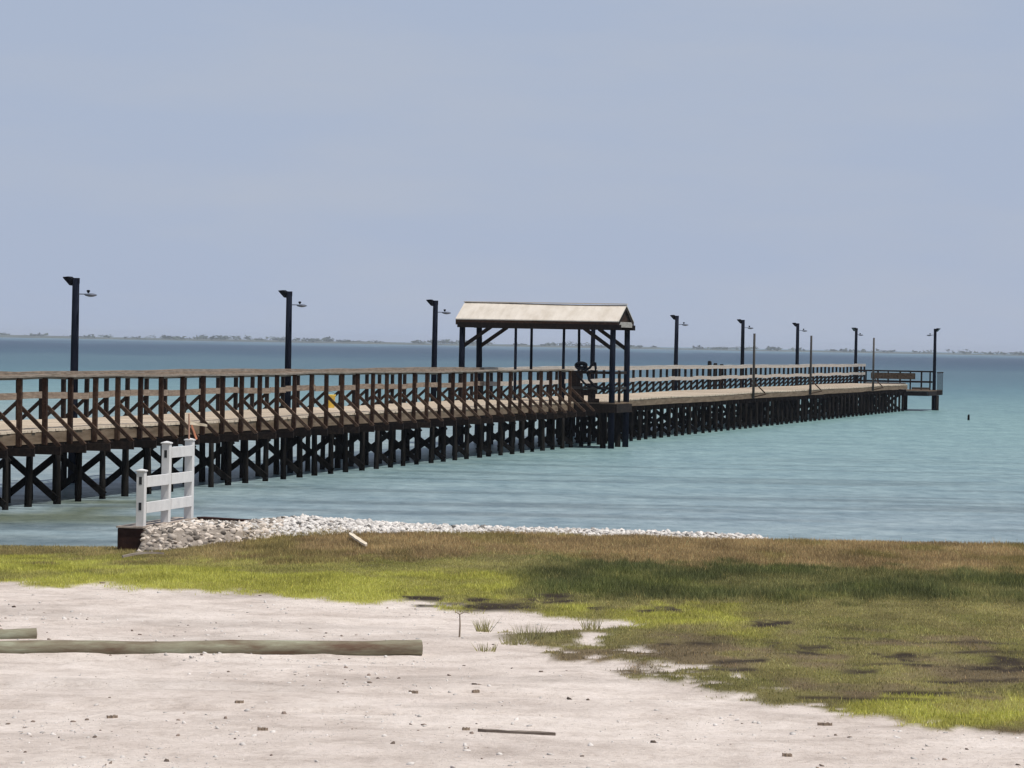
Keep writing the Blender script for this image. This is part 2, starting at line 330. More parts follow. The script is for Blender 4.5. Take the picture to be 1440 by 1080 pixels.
ground = grid_mesh('ground', np.stack([gx,gy,gz],-1).reshape(len(ys),len(xs),3), ground_mat(), c)
tag(ground, 'pale sandy beach with a grassy bank sloping to the water', 'ground', kind='structure')

# ------------------------------------------------------------------ sea
A = at(5, 717, 0); B = at(1272, 578, 0); u2 = (B-A)[:2]; u2 = u2/np.linalg.norm(u2); nn = np.array([u2[1], -u2[0]])
rows = np.concatenate([np.arange(50, 130, .8), 130*np.exp(np.linspace(0, math.log(30000/130), 120))])
cl = np.linspace(-1, 1, 161); cl = np.sign(cl)*np.abs(cl)**1.6
P = np.zeros((len(rows), len(cl), 3)); P[...,1] = rows[:,None]; P[...,0] = cl[None,:]*(rows[:,None]*.55+160)
wx = P[...,0].ravel(); wy = P[...,1].ravel()
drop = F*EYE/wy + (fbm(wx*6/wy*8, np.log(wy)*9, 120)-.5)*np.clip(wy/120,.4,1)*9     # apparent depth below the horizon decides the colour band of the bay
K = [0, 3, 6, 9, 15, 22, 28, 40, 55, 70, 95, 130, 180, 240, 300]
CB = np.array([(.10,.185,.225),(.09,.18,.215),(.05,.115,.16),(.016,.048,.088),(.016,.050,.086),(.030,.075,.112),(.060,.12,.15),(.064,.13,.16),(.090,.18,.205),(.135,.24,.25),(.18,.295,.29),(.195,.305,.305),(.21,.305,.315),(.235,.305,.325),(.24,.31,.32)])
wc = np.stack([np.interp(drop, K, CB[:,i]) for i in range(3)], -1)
ppx, ppy = proj(np.stack([wx,wy,wy*0],-1))
wd = sstep(-30,40,250-ppx)*sstep(-6,6,ppy-698)*sstep(-6,8,738-ppy)*sstep(.35,.6,fbm(wx*.7,wy*.3,130))         # olive-green patch of water beside the piles
wc = mixc(wc, np.array([.085,.095,.035]), wd*.75)
ln = fbm(wx*.10, wy*1.1, 140, 3); wc = wc*(1-.34*sstep(.60,.70,ln)*sstep(150,80,wy))[:,None]  # dark faces of small waves painted into the water colour as streaks
bk = (wx < A[0]+u2[0]/u2[1]*(wy-A[1])-4)*sstep(62,72,wy)*sstep(230,120,wy); wc = mixc(wc, np.array([.25,.29,.29]), bk*.65)  # bright halo behind the pier, painted into the water colour
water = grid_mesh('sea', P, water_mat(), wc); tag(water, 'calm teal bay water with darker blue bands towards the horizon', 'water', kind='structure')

# ------------------------------------------------------------------ far shore
mb = MB(); n = 260; xs_ = np.linspace(-1500, 1500, n)
ht = 1.6+2.6*fbm(xs_*.006, xs_*0, 150); vs = []; D0 = 4600
for i, xx in enumerate(xs_):
    hh = ht[i]*(.55+.45*(xx < 200)); vs += [(xx, D0, -.4), (xx, D0+30, hh*.5), (xx, D0+140, hh), (xx, D0+420, -.4)]
mb.add(vs, [(4*i+k, 4*i+4+k, 4*i+5+k, 4*i+1+k) for i in range(n-1) for k in range(3)])
fs = mb.build('far_shore', plain('far_land', (.09,.10,.075), .95, .3, .02), smooth=True); tag(fs, 'low distant shore along the horizon', 'shore', kind='structure')
V = []; Fc = []; b0 = 0
for i in range(420):
    xx = rng.uniform(-760, 760); dens = vnoise(np.array([xx*.012]), np.array([3.0]), 160)[0]
    if rng.random() > (.2+.9*dens)*(1 if xx < 150 else .45): continue
    hh = rng.uniform(1.6, 5.2)*(.55+dens)*(1 if xx < 100 else .6); wdt = rng.uniform(4, 12); yy = D0+rng.uniform(10,160)
    for k in range(26):                 # leaf clumps in a spreading crown
        q = rng.normal(0,1,3); q /= np.linalg.norm(q); rr = rng.random()**.4
        cpt = np.array([xx+q[0]*wdt*rr, yy+q[1]*wdt*rr, 1.6+hh*.62+q[2]*hh*.45*rr]); s_ = rng.uniform(.6,1.6)
        t3 = cpt+rng.normal(0,1,(3,3))*np.array([s_*1.6,s_,s_*.8]); V.append(t3); Fc.append((b0,b0+1,b0+2)); b0 += 3
tl = tri_mesh('far_trees', np.concatenate(V), np.array(Fc), plain('far_leaves', (.055,.075,.04), .9, .3, .05))
tag(tl, 'low scattered trees and brush of the distant shoreline', 'trees', kind='stuff')

# ------------------------------------------------------------------ pier
A = at(5, 717, 0); B = at(1272, 578, 0); u2 = (B-A)[:2]; u2 = u2/np.linalg.norm(u2); nn = np.array([u2[1], -u2[0]])
PANG = math.atan2(u2[1], u2[0])
def onrow(x, y, t):                     # photo x on the line t metres to the near side of the pier axis -> station along the pier
    d = ray(x, y)[:2]; q = A[:2]+nn*t; l, s = np.linalg.solve(np.array([d, -u2]).T, q); return s, EYE+l*ray(x, y)[2]
def W(s, t, z): return (A[0]+u2[0]*s+nn[0]*t, A[1]+u2[1]*s+nn[1]*t, z)
# local frame of the pier and of everything squared to it: x along the pier, y = -t, z up
DZ = 1.53; RT = 2.60; SP = 1.404; S0, S1 = -6.6, 137.6; TN, TF = .10, -3.22
pier = empty('fishing_pier', W(0,0,0), PANG, label='long brown timber fishing pier on dark piles reaching out into the bay', cat='pier')
mb = MB(); s = S0; k = 0
while s < S1:
    dz = .012*math.sin(s*.31)+rng.uniform(-.004,.004); e = rng.uniform(-.02,.02); mb.box(s, s+.182, -TN+e, -TF+e, DZ-.045+dz, DZ+dz); s += .19
mb.build('deck', M_deck, pier)
for y_ in (-TN+.01, -TF-.05):
    mb = MB(); s = S0; z = DZ-.05
    while s < S1:
        e = min(s+2*SP, S1); z = DZ-.05+rng.uniform(-.012,.012); mb.box(s, e-.001, y_, y_+.04, z-.22, z-.004); s = e
    mb.build('edge_board', M_fascia, pier)
mb = MB()
for t in (-.35,-1.07,-2.1,-2.9): mb.box(S0, S1, -t-.04, -t+.04, DZ-.275, DZ-.06)
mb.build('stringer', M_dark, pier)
def railing(side, s_a, s_b, off, boards):
    t = TN+.05 if side > 0 else TF-.05
    r = MB(); ks = [k for k in range(-5, 108) if s_a <= off+k*SP <= s_b]
    zj = {k: RT+.008*math.sin(k*1.9)+.012*math.sin(k*.43+1)+rng.uniform(-.007,.007) for k in range(-7, 110)}
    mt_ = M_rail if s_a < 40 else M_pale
    for k in ks[:-1]:
        a, b_ = off+k*SP, off+(k+1)*SP
        r.bar((a,-t-side*.02,zj[k]), (b_+.01,-t-side*.02,zj[k+1]), .20, .04)
        hb = .045 if side > 0 else .11; r.bar((a,-t+side*.070,zj[k]-.024-hb/2), (b_,-t+side*.070,zj[k+1]-.024-hb/2), .035, hb)
        if boards:
            z1 = DZ+.53+.02*math.sin(k*1.3); r.bar((a+.01,-t+side*.072,z1), (b_-.01,-t+side*.072,z1+rng.uniform(-.015,.015)), .035, .15)
    ro = r.build('railing', mt_, pier)
    return ro, ks, t, zj
pm = MB(); pm.box(-.046,.046,-.046,.046,DZ-.3,RT-.03); post0 = pm.build('railing_post', M_post, pier)
bm_ = MB(); bm_.bar((0,0,DZ+.47),(0,-.82,DZ-.28),.075,.06,(1,0,0)); brace0 = bm_.build('railing_brace', M_brace, pier)
jm = MB(); jm.box(-.028,.028,-.86,.9,DZ-.44,DZ-.285); joist0 = jm.build('outrigger_joist', M_dark, pier)
post1 = pm.build('railing_post', M_dark, pier); protos = [post0, post1, brace0, joist0]; post_s = MB(); brace_s = MB(); cnt = [0]  # far-side posts: their shade is put into the colour with darker wood
def add_posts(ro, ks, t, side, off, outrig):
    for k in ks:
        x = off+k*SP; lean = rng.uniform(-.012,.012)
        if cnt[0] < 100:
            p = inst(post0 if side > 0 else post1, ro, (x,-t,0), (rng.uniform(-.008,.008),lean,0))
            if cnt[0] > 0 or True: b = inst(brace0, ro, (x+.075,-t,0), (0,0,0) if side > 0 else (0,0,PI), (1,1,1))
            cnt[0] += 1
        else:
            post_s.box(x-.048,x+.048,-t-.048,-t+.048,DZ-.3,RT-.03)
            brace_s.bar((x+.075,-t,DZ+.47),(x+.075,-t-side*.82,DZ-.28),.075,.06,(1,0,0))
        if outrig: inst(joist0, pier, (x+.03,-t,0))
PAV = 50.48
ro1, ks1, t1, _ = railing(1, -5.0, PAV-.2, .383, False)
add_posts(ro1, ks1, t1, 1, .383, True)
ro2, ks2, t2, _ = railing(-1, -1.0, 52, .60, True)
add_posts(ro2, ks2, t2, -1, .60, False)
ro2, ks2, t2, _ = railing(-1, 50.4, 144.5, .60, True)
add_posts(ro2, ks2[1:], t2, -1, .60, False)
tag(post_s.build('railing_post', M_dark, ro2), kind='stuff'); tag(brace_s.build('railing_brace', M_brace, ro2), kind='stuff')
# piles in bents
def pile_mesh():
    m_ = MB(); m_.tube([(0,0,-1.3),(0,0,.12),(0,0,.7),(0,0,DZ-.30)], [.078,.072,.066,.062], 10); return m_
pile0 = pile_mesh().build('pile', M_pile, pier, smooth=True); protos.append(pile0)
pile_s = MB(); ROWS = (0,-1.07,-3.05); npile = 0
for k in range(-4, 98):
    s = k*SP-.02
    for ri, t in enumerate(ROWS):
        if ri == 2 and k < 36 and k % 4: continue
        js, jt = rng.uniform(-.05,.05), rng.uniform(-.035,.035)
        if 0 <= k < (52 if ri == 0 else 40 if ri == 1 else 8) and npile < 100:
            inst(pile0, pier, (s+js,-t+jt,0), (rng.uniform(-.02,.02),rng.uniform(-.02,.02),rng.uniform(0,6)), (1,1,1)).scale = (rng.uniform(.88,1.15),)*2+(1,); npile += 1
        else:
            r_ = rng.uniform(.058,.072); pile_s.tube([(s+js,-t+jt,-1.3),(s+js,-t+jt,DZ-.30)], [r_*1.1,r_], 8)
    cp = None
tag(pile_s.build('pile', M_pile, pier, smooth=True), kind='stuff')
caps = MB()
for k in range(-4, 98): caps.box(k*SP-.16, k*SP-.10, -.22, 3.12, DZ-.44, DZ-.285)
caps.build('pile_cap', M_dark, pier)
xm = MB(); a, b = -.07, 1.14
xm.bar((-.10,a,.10),(-.10,b,1.05),.05,.135); xm.bar((.10,a,1.05),(.10,b,.10),.05,.135)
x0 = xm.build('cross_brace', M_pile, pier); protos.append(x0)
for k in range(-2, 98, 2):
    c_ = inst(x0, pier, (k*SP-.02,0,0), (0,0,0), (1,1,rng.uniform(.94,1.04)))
for p in protos: bpy.data.objects.remove(p)
# lower end platform beyond the deck
E0, E1, ET, EF = 138.0, 144.6, 1.26, -3.6; EZ = 1.17
pl = MB(); s = E0
while s < E1: pl.box(s, s+.182, -ET, -EF, EZ-.05, EZ); s += .19
plat = pl.build('end_platform', M_fascia, pier)
q = MB(); q.box(E0,E1,-ET+.01,-ET+.06,EZ-.30,EZ-.054); q.box(E0+.01,E0+.06,-ET+.07,-EF-.02,EZ-.30,EZ-.054); q.build('platform_edge', M_dark, plat)
q = MB()
for s, t in ((E0+3.9,-.55),(E0+3.9,1.28),(E1-.4,.80),(E1-.4,-.92),(E1-.4,-3.2)):
    q = MB(); q.tube([(s,-t,-1.3),(s,-t,EZ-.30)], .11, 10); q.build('platform_pile', M_pile, plat, smooth=True)
q = MB()
for t in (-3.5,-2.2,-.9,.35): q.box(E0+3.86,E0+3.95,-t-.045,-t+.045,EZ,2.22)
q.box(E0+3.84,E0+3.97,-1.05,3.55,2.20,2.29); q.box(E0+3.82,E0+3.855,-1.0,3.5,1.59,1.70); q.build('platform_railing', M_dark, plat)
q = MB(); q.box(E0+3.78,E0+3.815,.0,2.6,1.78,2.14); q.build('rail_panel', M_fascia, plat)
q = MB(); q.box(E0+3.78,E0+3.815,.55,2.9,1.40,1.57); q.build('rail_panel', M_pale, plat)
q = MB(); q.box(E0+3.78,E0+3.815,-.9,.2,1.20,1.32); q.build('rail_panel', M_fascia, plat)
for t in (-2.9,-1.6,-.3,.85):
    q = MB(); q.box(E0+3.87,E0+3.94,-t-.04,-t+.04,EZ+.002,2.197); q.build('platform_post', M_dark, plat)
q = MB()
for i in range(6): q.box(E0+4.0+i*.50,E0+4.05+i*.50,-ET-.03,-ET-.004,EZ-.28,2.16)
q.box(E0+3.98,E0+6.6,-ET-.05,-ET+.02,2.163,2.23); q.build('slatted_panel', M_dark, plat)

# ------------------------------------------------------------------ pavilion across the pier
pav = empty('pavilion', W(PAV,0,0), PANG, label='open timber pavilion with pale gable roof standing across the middle of the pier', cat='pavilion')
FB = (0.0, 2.3)                          # front and back frames, local x
for t, r_ in ((-3.8,.105),(-1.955,.048),(-.30,.048),(1.37,.10)):
    for i, x in enumerate(FB):
        q = MB(); zb = -1.3 if r_ > .09 else DZ; q.tube([(x,-t,zb),(x+rng.uniform(-.02,.02),-t+rng.uniform(-.02,.02),2.8),(x,-t,4.02)], [r_*1.1,r_,r_*.95], 10); q.build('post', M_pole, pav, smooth=True)
q = MB()
for x in FB: q.box(x-.13,x-.06,-1.62,3.95,3.95,4.12); q.box(x+.06,x+.13,-1.62,3.95,3.95,4.12)
q.build('beam', M_dark, pav)
for t, sg in ((-3.8,1),(1.37,-1)):
    for x in FB:
        q = MB(); q.bar((x,-t-sg*.05,3.33),(x,-t-sg*.98,3.98),.09,.12); q.build('brace', M_dark, pav)
XM = 1.15; HW = 1.27; ZE, ZR = 4.24, 4.80; RL, RRt = -1.58, 4.02
q = MB(); nr = 22                         # ribbed roof sheets
for sg in (-1,1):
    vs = []
    ysr = np.linspace(RL, RRt, nr*4+1)
    for i, yy in enumerate(ysr):
        hz = .003 if i % 4 == 0 else 0
        sag = .02*math.sin((yy+2)*.8)
        vs += [(XM+sg*HW,yy,ZE+hz),(XM+sg*HW*.5,yy,(ZE+ZR)/2+hz-sag*.4),(XM,yy,ZR+hz-sag),(XM+sg*HW,yy,ZE-.03),(XM,yy,ZR-.03-sag)]
    n_ = len(ysr); fs_ = []
    for i in range(n_-1):
        o_ = 5*i; p_ = 5*i+5; fs_ += [(o_,p_,p_+1,o_+1),(o_+1,p_+1,p_+2,o_+2),(o_+3,o_+4,p_+4,p_+3),(o_,o_+3,p_+3,p_)]
    fs_ += [(0,1,2,4,3),(5*n_-5,5*n_-2,5*n_-1,5*n_-3,5*n_-4)]
    q.add(vs, fs_)
roof = q.build('roof', M_roof, pav)
q = MB(); q.bar((XM,RL-.02,ZR+.025),(XM,RRt+.02,ZR+.025),.22,.03); q.build('ridge_cap', M_roof, roof)
for x in (XM-HW+.02, XM+HW-.02):
    q = MB(); q.box(x-.02,x+.02,RL+.01,RRt-.01,ZE-.20,ZE-.035); q.build('fascia_board', M_post, pav)
for yy in (RL+.03, RRt-.03):
    for sg in (-1,1):
        q = MB(); q.bar((XM+sg*HW*.97,yy,ZE-.09),(XM+sg*.02,yy,ZR-.115),.04,.14,(0,0,1)); q.build('barge_board', M_dark, pav)
    q = MB(); q.box(XM-HW+.1,XM+HW-.1,yy-.015,yy+.015,ZE-.20,ZE-.02); q.build('gable_tie', M_pale, pav)
    q = MB(); e = .05 if yy < 0 else -.05; y0_, y1_ = sorted((yy+e-.01, yy+e+.01))
    q.add([(XM-HW*.86,y0_,ZE-.02),(XM+HW*.86,y0_,ZE-.02),(XM,y0_,ZR-.08),(XM-HW*.86,y1_,ZE-.02),(XM+HW*.86,y1_,ZE-.02),(XM,y1_,ZR-.08)],[(0,1,2),(5,4,3),(0,3,4,1),(1,4,5,2),(2,5,3,0)]); q.build('gable_board', M_post, pav)
q = MB(); yy = RL+.3
while yy < RRt-.2:
    for sg in (-1,1): q.bar((XM+sg*(HW-.05),yy,ZE-.08),(XM+sg*.03,yy,ZR-.10),.045,.09)
    yy += .61
q.build('rafter', M_dark, pav)
# platform built out on the near side under the roof
fl = MB(); s = -.1
while s < 2.4: fl.box(s, s+.135, -1.5, -TN-.02, DZ-.05, DZ-.006); s += .142
fo = fl.build('floor', M_fascia, pav)
q = MB(); q.box(-.15,-.10,-1.5,-.15,DZ-.34,DZ-.06); q.box(2.42,2.47,-1.5,-.15,DZ-.34,DZ-.06); q.box(-.09,2.41,-1.56,-1.505,DZ-.34,DZ-.06); q.build('floor_edge', M_dark, pav)
for x, t in ((0.05,1.08),(2.25,1.12)):
    q = MB(); q.tube([(x,-t,-1.3),(x,-t,DZ-.34)], .10, 10); q.build('pile', M_pile, pav, smooth=True)
for z, m_ in ((2.52,M_dark),(2.0,M_thin)):  # upper rail in darker wood: the roof's shade put into its colour
    q = MB(); q.box(-.03,.02,-1.27,.12,z-.045,z+.045); q.box(.1,2.2,-1.40,-1.35,z-.045,z+.045); q.build('guard_rail', m_, pav)
q = MB()
for i in range(8):
    y1_ = .10-i*.13
    q.box(-.0,.03,y1_-.125,y1_, 1.22 if i != 4 else 1.75, (2.50 if i < 3 else 1.95)-(.3 if i == 7 else 0)); 
q.build('side_panel', M_dark, pav)
q = MB(); q.box(.98,1.06,-1.44,-1.36,DZ-.3,2.57); q.build('guard_post', M_dark, pav)
# coiled hose on the lamp post with its end looped over the rail
hose = empty('hose', W(*((lambda a: (PAV-.08, .25, 0))(0))), PANG, label='coiled black hose looped over the dark rail under the pavilion', cat='hose')
q = MB(); pts = []
for i in range(120):
    a_ = i/120*2*PI*5; f_ = .35+.65*abs(math.sin(i*.026)); pts.append((-.03+.05*math.sin(i*.35), -.08+.19*f_*math.cos(a_), 2.74+.11*f_*math.sin(a_)))
q.tube(pts, .04, 6); q.build('coil', M_black, hose, smooth=True)
q = MB(); q.tube([(-.03,-.10,2.62),(-.04,-.25,2.60),(-.05,-.38,2.68),(-.05,-.50,2.86),(-.05,-.56,2.84),(-.05,-.58,2.66),(-.05,-.56,2.56),(-.06,-.42,2.57),(-.07,-.30,2.48),(-.07,-.36,2.28),(-.07,-.55,2.08),(-.06,-.85,1.97),(-.05,-.95,1.95)], .042, 8); q.build('loose_end', M_black, hose, smooth=True)
q = MB(); q.tube([(-.07,.05,2.5),(-.07,-.02,2.38),(-.07,-.20,2.16),(-.07,-.42,2.02)], .038, 8); q.build('loop', M_black, hose, smooth=True)

# ------------------------------------------------------------------ lamp posts
def make_lamp(top, zwater=-1.2):
    o = empty('lamp_post', (0,0,0))
    q = MB(); q.tube([(0,0,zwater),(0,0,1.5),(0,0,3.2),(.0,0,top)], [.115,.098,.090,.082], 12); q.build('pole', M_pole, o, smooth=True)
    # floodlight tilted outwards over the water: wedge housing (y is away from the pier)
    q = MB(); w_ = .13
    for x in (-w_, w_): q.v += [(x,.06,top-.01),(x,.14,top+.045),(x,.29,top+.03),(x,.10,top-.17)]
    q.f += [(3,2,1,0),(4,5,6,7),(0,1,5,4),(1,2,6,5),(2,3,7,6),(3,0,4,7)]
    h = q.build('floodlight', M_black, o, bevel=.008)
    q = MB()
    dv = Vector((0,.19,.20)).normalized(); nv = Vector((0,.20,-.19)).normalized()*.012
    a_ = Vector((0,.115,top-.150)); b_ = Vector((0,.275,top+.015))
    for x in (-.11,.11): q.v += [(x,*(a_)[1:]),(x,*(b_)[1:]),(x,*(b_+nv)[1:]),(x,*(a_+nv)[1:])]
    q.f += [(0,1,2,3),(7,6,5,4),(0,4,5,1),(1,5,6,2),(2,6,7,3),(3,7,4,0)]; q.build('lens', M_lens, h)
    q = MB(); q.box(-.05,.05,-.075,.062,top-.12,top+.012); q.build('bracket', M_black, o)
    q = MB(); q.tube([(0,-.07,top-.36),(0,-.34,top-.36)], .014, 6); q.build('arm', M_shade, o)
    q = MB(); q.lathe([(.0,.03),(.06,.03),(.125,.012),(.15,-.005),(.125,-.03),(.05,-.05),(0,-.055)], (0,-.37,top-.37)); sh_ = q.build('lamp_shade', M_shade, o, smooth=True)
    q = MB(); q.lathe([(0,.035),(.018,.035),(.03,.06),(.045,.085),(.03,.105),(0,.11)], (0,-.31,top-.37)); q.build('finial', M_black, sh_, smooth=True)
    return o
LG = 'lamp posts along the far side of the pier'
lab = ['dark lamp post nearest the viewer, tallest in view, at the left part of the pier','dark lamp post second from the left, midway between tallest lamp and pavilion',
 'dark lamp post just left of the pavilion roof','dark lamp post behind the pavilion, its head hidden by the pale roof','first dark lamp post right of the pavilion, standing clear of thin poles',
 'dark lamp post just left of the nearest thin bare pole','dark lamp post just left of the middle thin bare pole','dark lamp post with a T shaped head just left of the farthest thin pole']
lx = [(104,520,391),(405,515,410),(610,515,423),(833,490,435),(950,510,443),(1044,510,449),(1121,510,453),(1203,505,461)]
proto = make_lamp(4.76)
for i, (x, y, yt) in enumerate(lx):
    s, _ = onrow(x, y, -3.42); o = proto if i == 0 else copy_tree(proto)
    o.location = W(s, -3.42, 0 if i != 7 else -.07); o.rotation_euler = (rng.uniform(-.006,.006), rng.uniform(-.006,.006), PANG+(0 if i < 7 else .9)); tag(o, lab[i], 'lamp post', LG)
e9 = at(1313,577,0); o = copy_tree(proto); o.location = (e9[0],e9[1],-.02); o.rotation_euler = (0,0,PANG+PI*.93); tag(o, 'dark lamp post rising from the water at the end platform, farthest right', 'lamp post', LG)

# thin bare poles on the near edge
tl_ = ['thin bare pole nearest the pavilion, on the near edge of the unrailed deck','thin bare pole in the middle of three on the unrailed deck edge','thin bare pole farthest out, near the end of the pale railing']
for i, (x, y, yb, ybase) in enumerate(((1061,520,469,557),(1141,520,472,550),(1229,510,475,543))):
    s, zt = onrow(x, yb, .17); o = empty('deck_pole', W(s,.17,0), PANG, label=tl_[i], cat='pole', group='thin poles on the near deck edge')
    q = MB(); q.tube([(0,0,DZ-.25),(0,0,zt)], [.058,.05], 8); q.build('pole', M_thin, o, smooth=True)
    q = MB(); q.bar((0,-.05,DZ+.42),(.06,-.50,DZ-.02),.05,.07,(1,0,0)); q.bar((0,.02,DZ-.2),(.06,-.55,DZ-.06),.05,.07,(1,0,0)); q.build('brace', M_brace, o)
ml_ = ['tallest of three dark pile heads behind the pale railing','middle dark pile head of three behind the pale railing','lowest dark pile head, rightmost of three behind the pale railing']
for i, (x, y) in enumerate(((998,507.5),(1006,510.5),(1015,512))):
    s, zt = onrow(x, y, -3.6); q = MB(); q.tube([(0,0,-1.2),(0,0,zt-.06),(0,0,zt)], [.12,.095,.07], 10)
    o = q.build('mooring_pile', M_pile, None, smooth=True); o.location = W(s,-3.6,0); tag(o, ml_[i], 'pile', 'mooring piles behind the pale railing')
mk = at(1362,591,0); q = MB(); q.tube([(0,0,-1),(0,0,.2),(.01,0,.29)], [.06,.055,.04], 8); o = q.build('marker_post', M_pile, None, smooth=True); o.location = (mk[0],mk[1],0); tag(o, 'short dark post standing alone in open water right of the pier', 'post')
# yellow bucket on the deck
s, _ = onrow(464, 572, -2.6); yb = empty('bucket', W(s,-2.6,DZ), 0, label='yellow bucket standing on the pier deck behind the railing', cat='bucket')
q = MB(); q.lathe([(0,.0),(.12,0),(.15,.34),(.165,.35),(.165,.37),(.14,.37),(.12,.02),(0,.02)]); q.build('body', M_yellow, yb, smooth=True)
q = MB(); q.tube([(.16*math.cos(a_),0,.33+.13*math.sin(a_)) for a_ in np.linspace(0,PI,12)], .006, 5); q.build('handle', M_shade, yb)

# ------------------------------------------------------------------ retaining timbers and white fence
bl, brr, bf = at(162,742,.47), at(200,742,.47), at(275,730,.47)
d = (bf-brr)[:2]; BLn = np.linalg.norm(d); bang = math.atan2(d[1], d[0]); 
tb = empty('retaining_timber', (brr[0],brr[1],0), bang, label='dark timber beam with worn pale top under the white fence', cat='timber')
q = MB(); q.box(0,BLn+.2,.0,.40,.02,.455); q.build('beam', M_tim, tb, bevel=.012)
q = MB(); q.box(-.02,BLn+.22,-.015,.415,.458,.485); q.build('top_board', M_timtop, tb)
e0 = np.array([bf[0]+.05,bf[1]-.05]); e1 = at(345,737,.44)[:2]; d2 = e1-e0; 
tb2 = empty('retaining_timber', (e0[0],e0[1],0), math.atan2(d2[1],d2[0]), label='low dark timber half buried in shells, right of the white fence foot', cat='timber')
q = MB(); q.box(.03,np.linalg.norm(d2),-.06,.10,.05,.49); q.build('beam', M_tim, tb2, bevel=.012)
q = MB(); q.box(.03,np.linalg.norm(d2)+.02,-.07,.11,.492,.515); q.build('top_board', M_tim, tb2)
fence = empty('white_fence', (brr[0],brr[1],.485), bang, label='stepped white post and rail fence standing on the dark timber by the shells', cat='fence')
HL, HH = .85, 1.25
def fpost(x, h):
    q = MB(); q.box(x-.065,x+.065,-.005,.125,0,h); p = q.build('post', M_white, fence, bevel=.006)
    q = MB(); q.box(x-.078,x+.078,-.018,.138,h+.002,h+.02); q.add([(x-.078,-.018,h+.02),(x+.078,-.018,h+.02),(x+.078,.138,h+.02),(x-.078,.138,h+.02),(x,.06,h+.045)],[(0,1,4),(1,2,4),(2,3,4),(3,0,4)]); q.build('cap', M_white, p)
    return p
fx = (.12, 1.45, 2.75)
pa = fpost(fx[0], HL); pb = fpost(fx[1], HH); pc = fpost(fx[2], HH+.02)
for p, x, zz in ((pa,fx[0],(.71,.31)),(pb,fx[1],(1.09,))):
    for z in zz:
        q = MB(); q.box(x-.068,x-.0655,.035,.08,z-.06,z+.06); q.build('rail_slot', M_slot, p)
for x0_, x1_, zs in ((fx[0]+.065,fx[1]-.065,(.69,.285)),(fx[1]+.065,fx[2]-.065,(1.11,.69,.29))):
    for z in zs:
        q = MB(); q.box(x0_,x1_,-.015,.03,z-.085,z+.085); q.build('rail', M_white, fence, bevel=.004)
tp = fence.matrix_basis @ Vector((fx[2]-.05,.06,HH+.06)); 
mk = empty('marker_stick', (tp.x,tp.y,tp.z-.02), bang, label='thin stick with orange and white ribbon on the right fence post', cat='marker')
q = MB(); q.tube([(0,0,0),(.0,.005,.2),(-.01,.005,.42)], [.016,.014,.012], 6); q.build('stick', M_pink, mk)
q = MB(); q.v = [(0,-.015,.30),(0,-.015,.24),(.3,-.17,.255),(.35,-.2,.24),(.36,-.2,.205),(.25,-.13,.22),(0,-.005,.30),(0,-.005,.24),(.3,-.16,.255),(.35,-.19,.24),(.36,-.19,.205),(.25,-.12,.22)]
q.f = [(0,1,5,2),(2,5,4,3),(8,11,7,6),(9,10,11,8),(0,2,8,6),(2,3,9,8),(3,4,10,9),(4,5,11,10),(5,1,7,11),(1,0,6,7)]; q.build('ribbon', M_bleach, mk)
q = MB(); q.bar((.03,-.03,.23),(.13,-.09,.0),.012,.035); q.build('ribbon', M_orange, mk)

# ------------------------------------------------------------------ logs, boards and twigs
def gz1(x, y): return float(ground_z(np.array([x]), np.array([y]))[0])
def log(a, b, r, label, taper=.94, seed=0):
    a = np.array(a); b = np.array(b); L_ = np.linalg.norm(b-a); ang = math.atan2(b[1]-a[1], b[0]-a[0])
    o = empty('log', (a[0],a[1],gz1(*a)), ang, label=label, cat='log', group='treated logs edging the sand'); g = np.random.default_rng(seed)
    n = 40; ns = 20; pts = []; vs = []; fs_ = []
    for i in range(n+1):
        x = L_*i/n; rr = r*(1-(1-taper)*i/n)*(1+.02*math.sin(i*.9+seed)); zc = r*.70+.006*math.sin(i*.5); yc = .012*math.sin(i*.33+seed)
        for k in range(ns):
            a_ = 2*PI*k/ns; q_ = rr*(1+g.uniform(-.02,.02)+.05*max(0,math.sin(i*2.3+k*1.1+seed))**12); vs.append((x, yc+q_*math.cos(a_), zc+q_*math.sin(a_)))
    for i in range(n):
        for k in range(ns): fs_.append((i*ns+k, (i+1)*ns+k, (i+1)*ns+(k+1)%ns, i*ns+(k+1)%ns))
    q = MB(); q.add(vs, fs_); q.build('trunk', M_log, o, smooth=True)
    q = MB()
    for i0, xx, sg in ((0,0,-1),(n,L_,1)):
        ring = [vs[i0*ns+k] for k in range(ns)]; c_ = (xx+sg*.012, 0, r*.7); b_ = len(q.v); q.v += ring+[c_]
        for k in range(ns): q.f.append((b_+k, b_+(k+1)%ns, b_+ns) if sg > 0 else (b_+(k+1)%ns, b_+k, b_+ns))
    q.build('cut_end', M_timtop, o)
la, lb = at(-260,918,.40), at(592,916,.40); log(la[:2], lb[:2], .082, 'long greenish treated log lying across the sand at left', .96, 3)
la, lb = at(-300,896,.40), at(51,896,.40); log(la[:2], lb[:2], .062, 'short end of second greenish log behind the long log at far left', .97, 5)
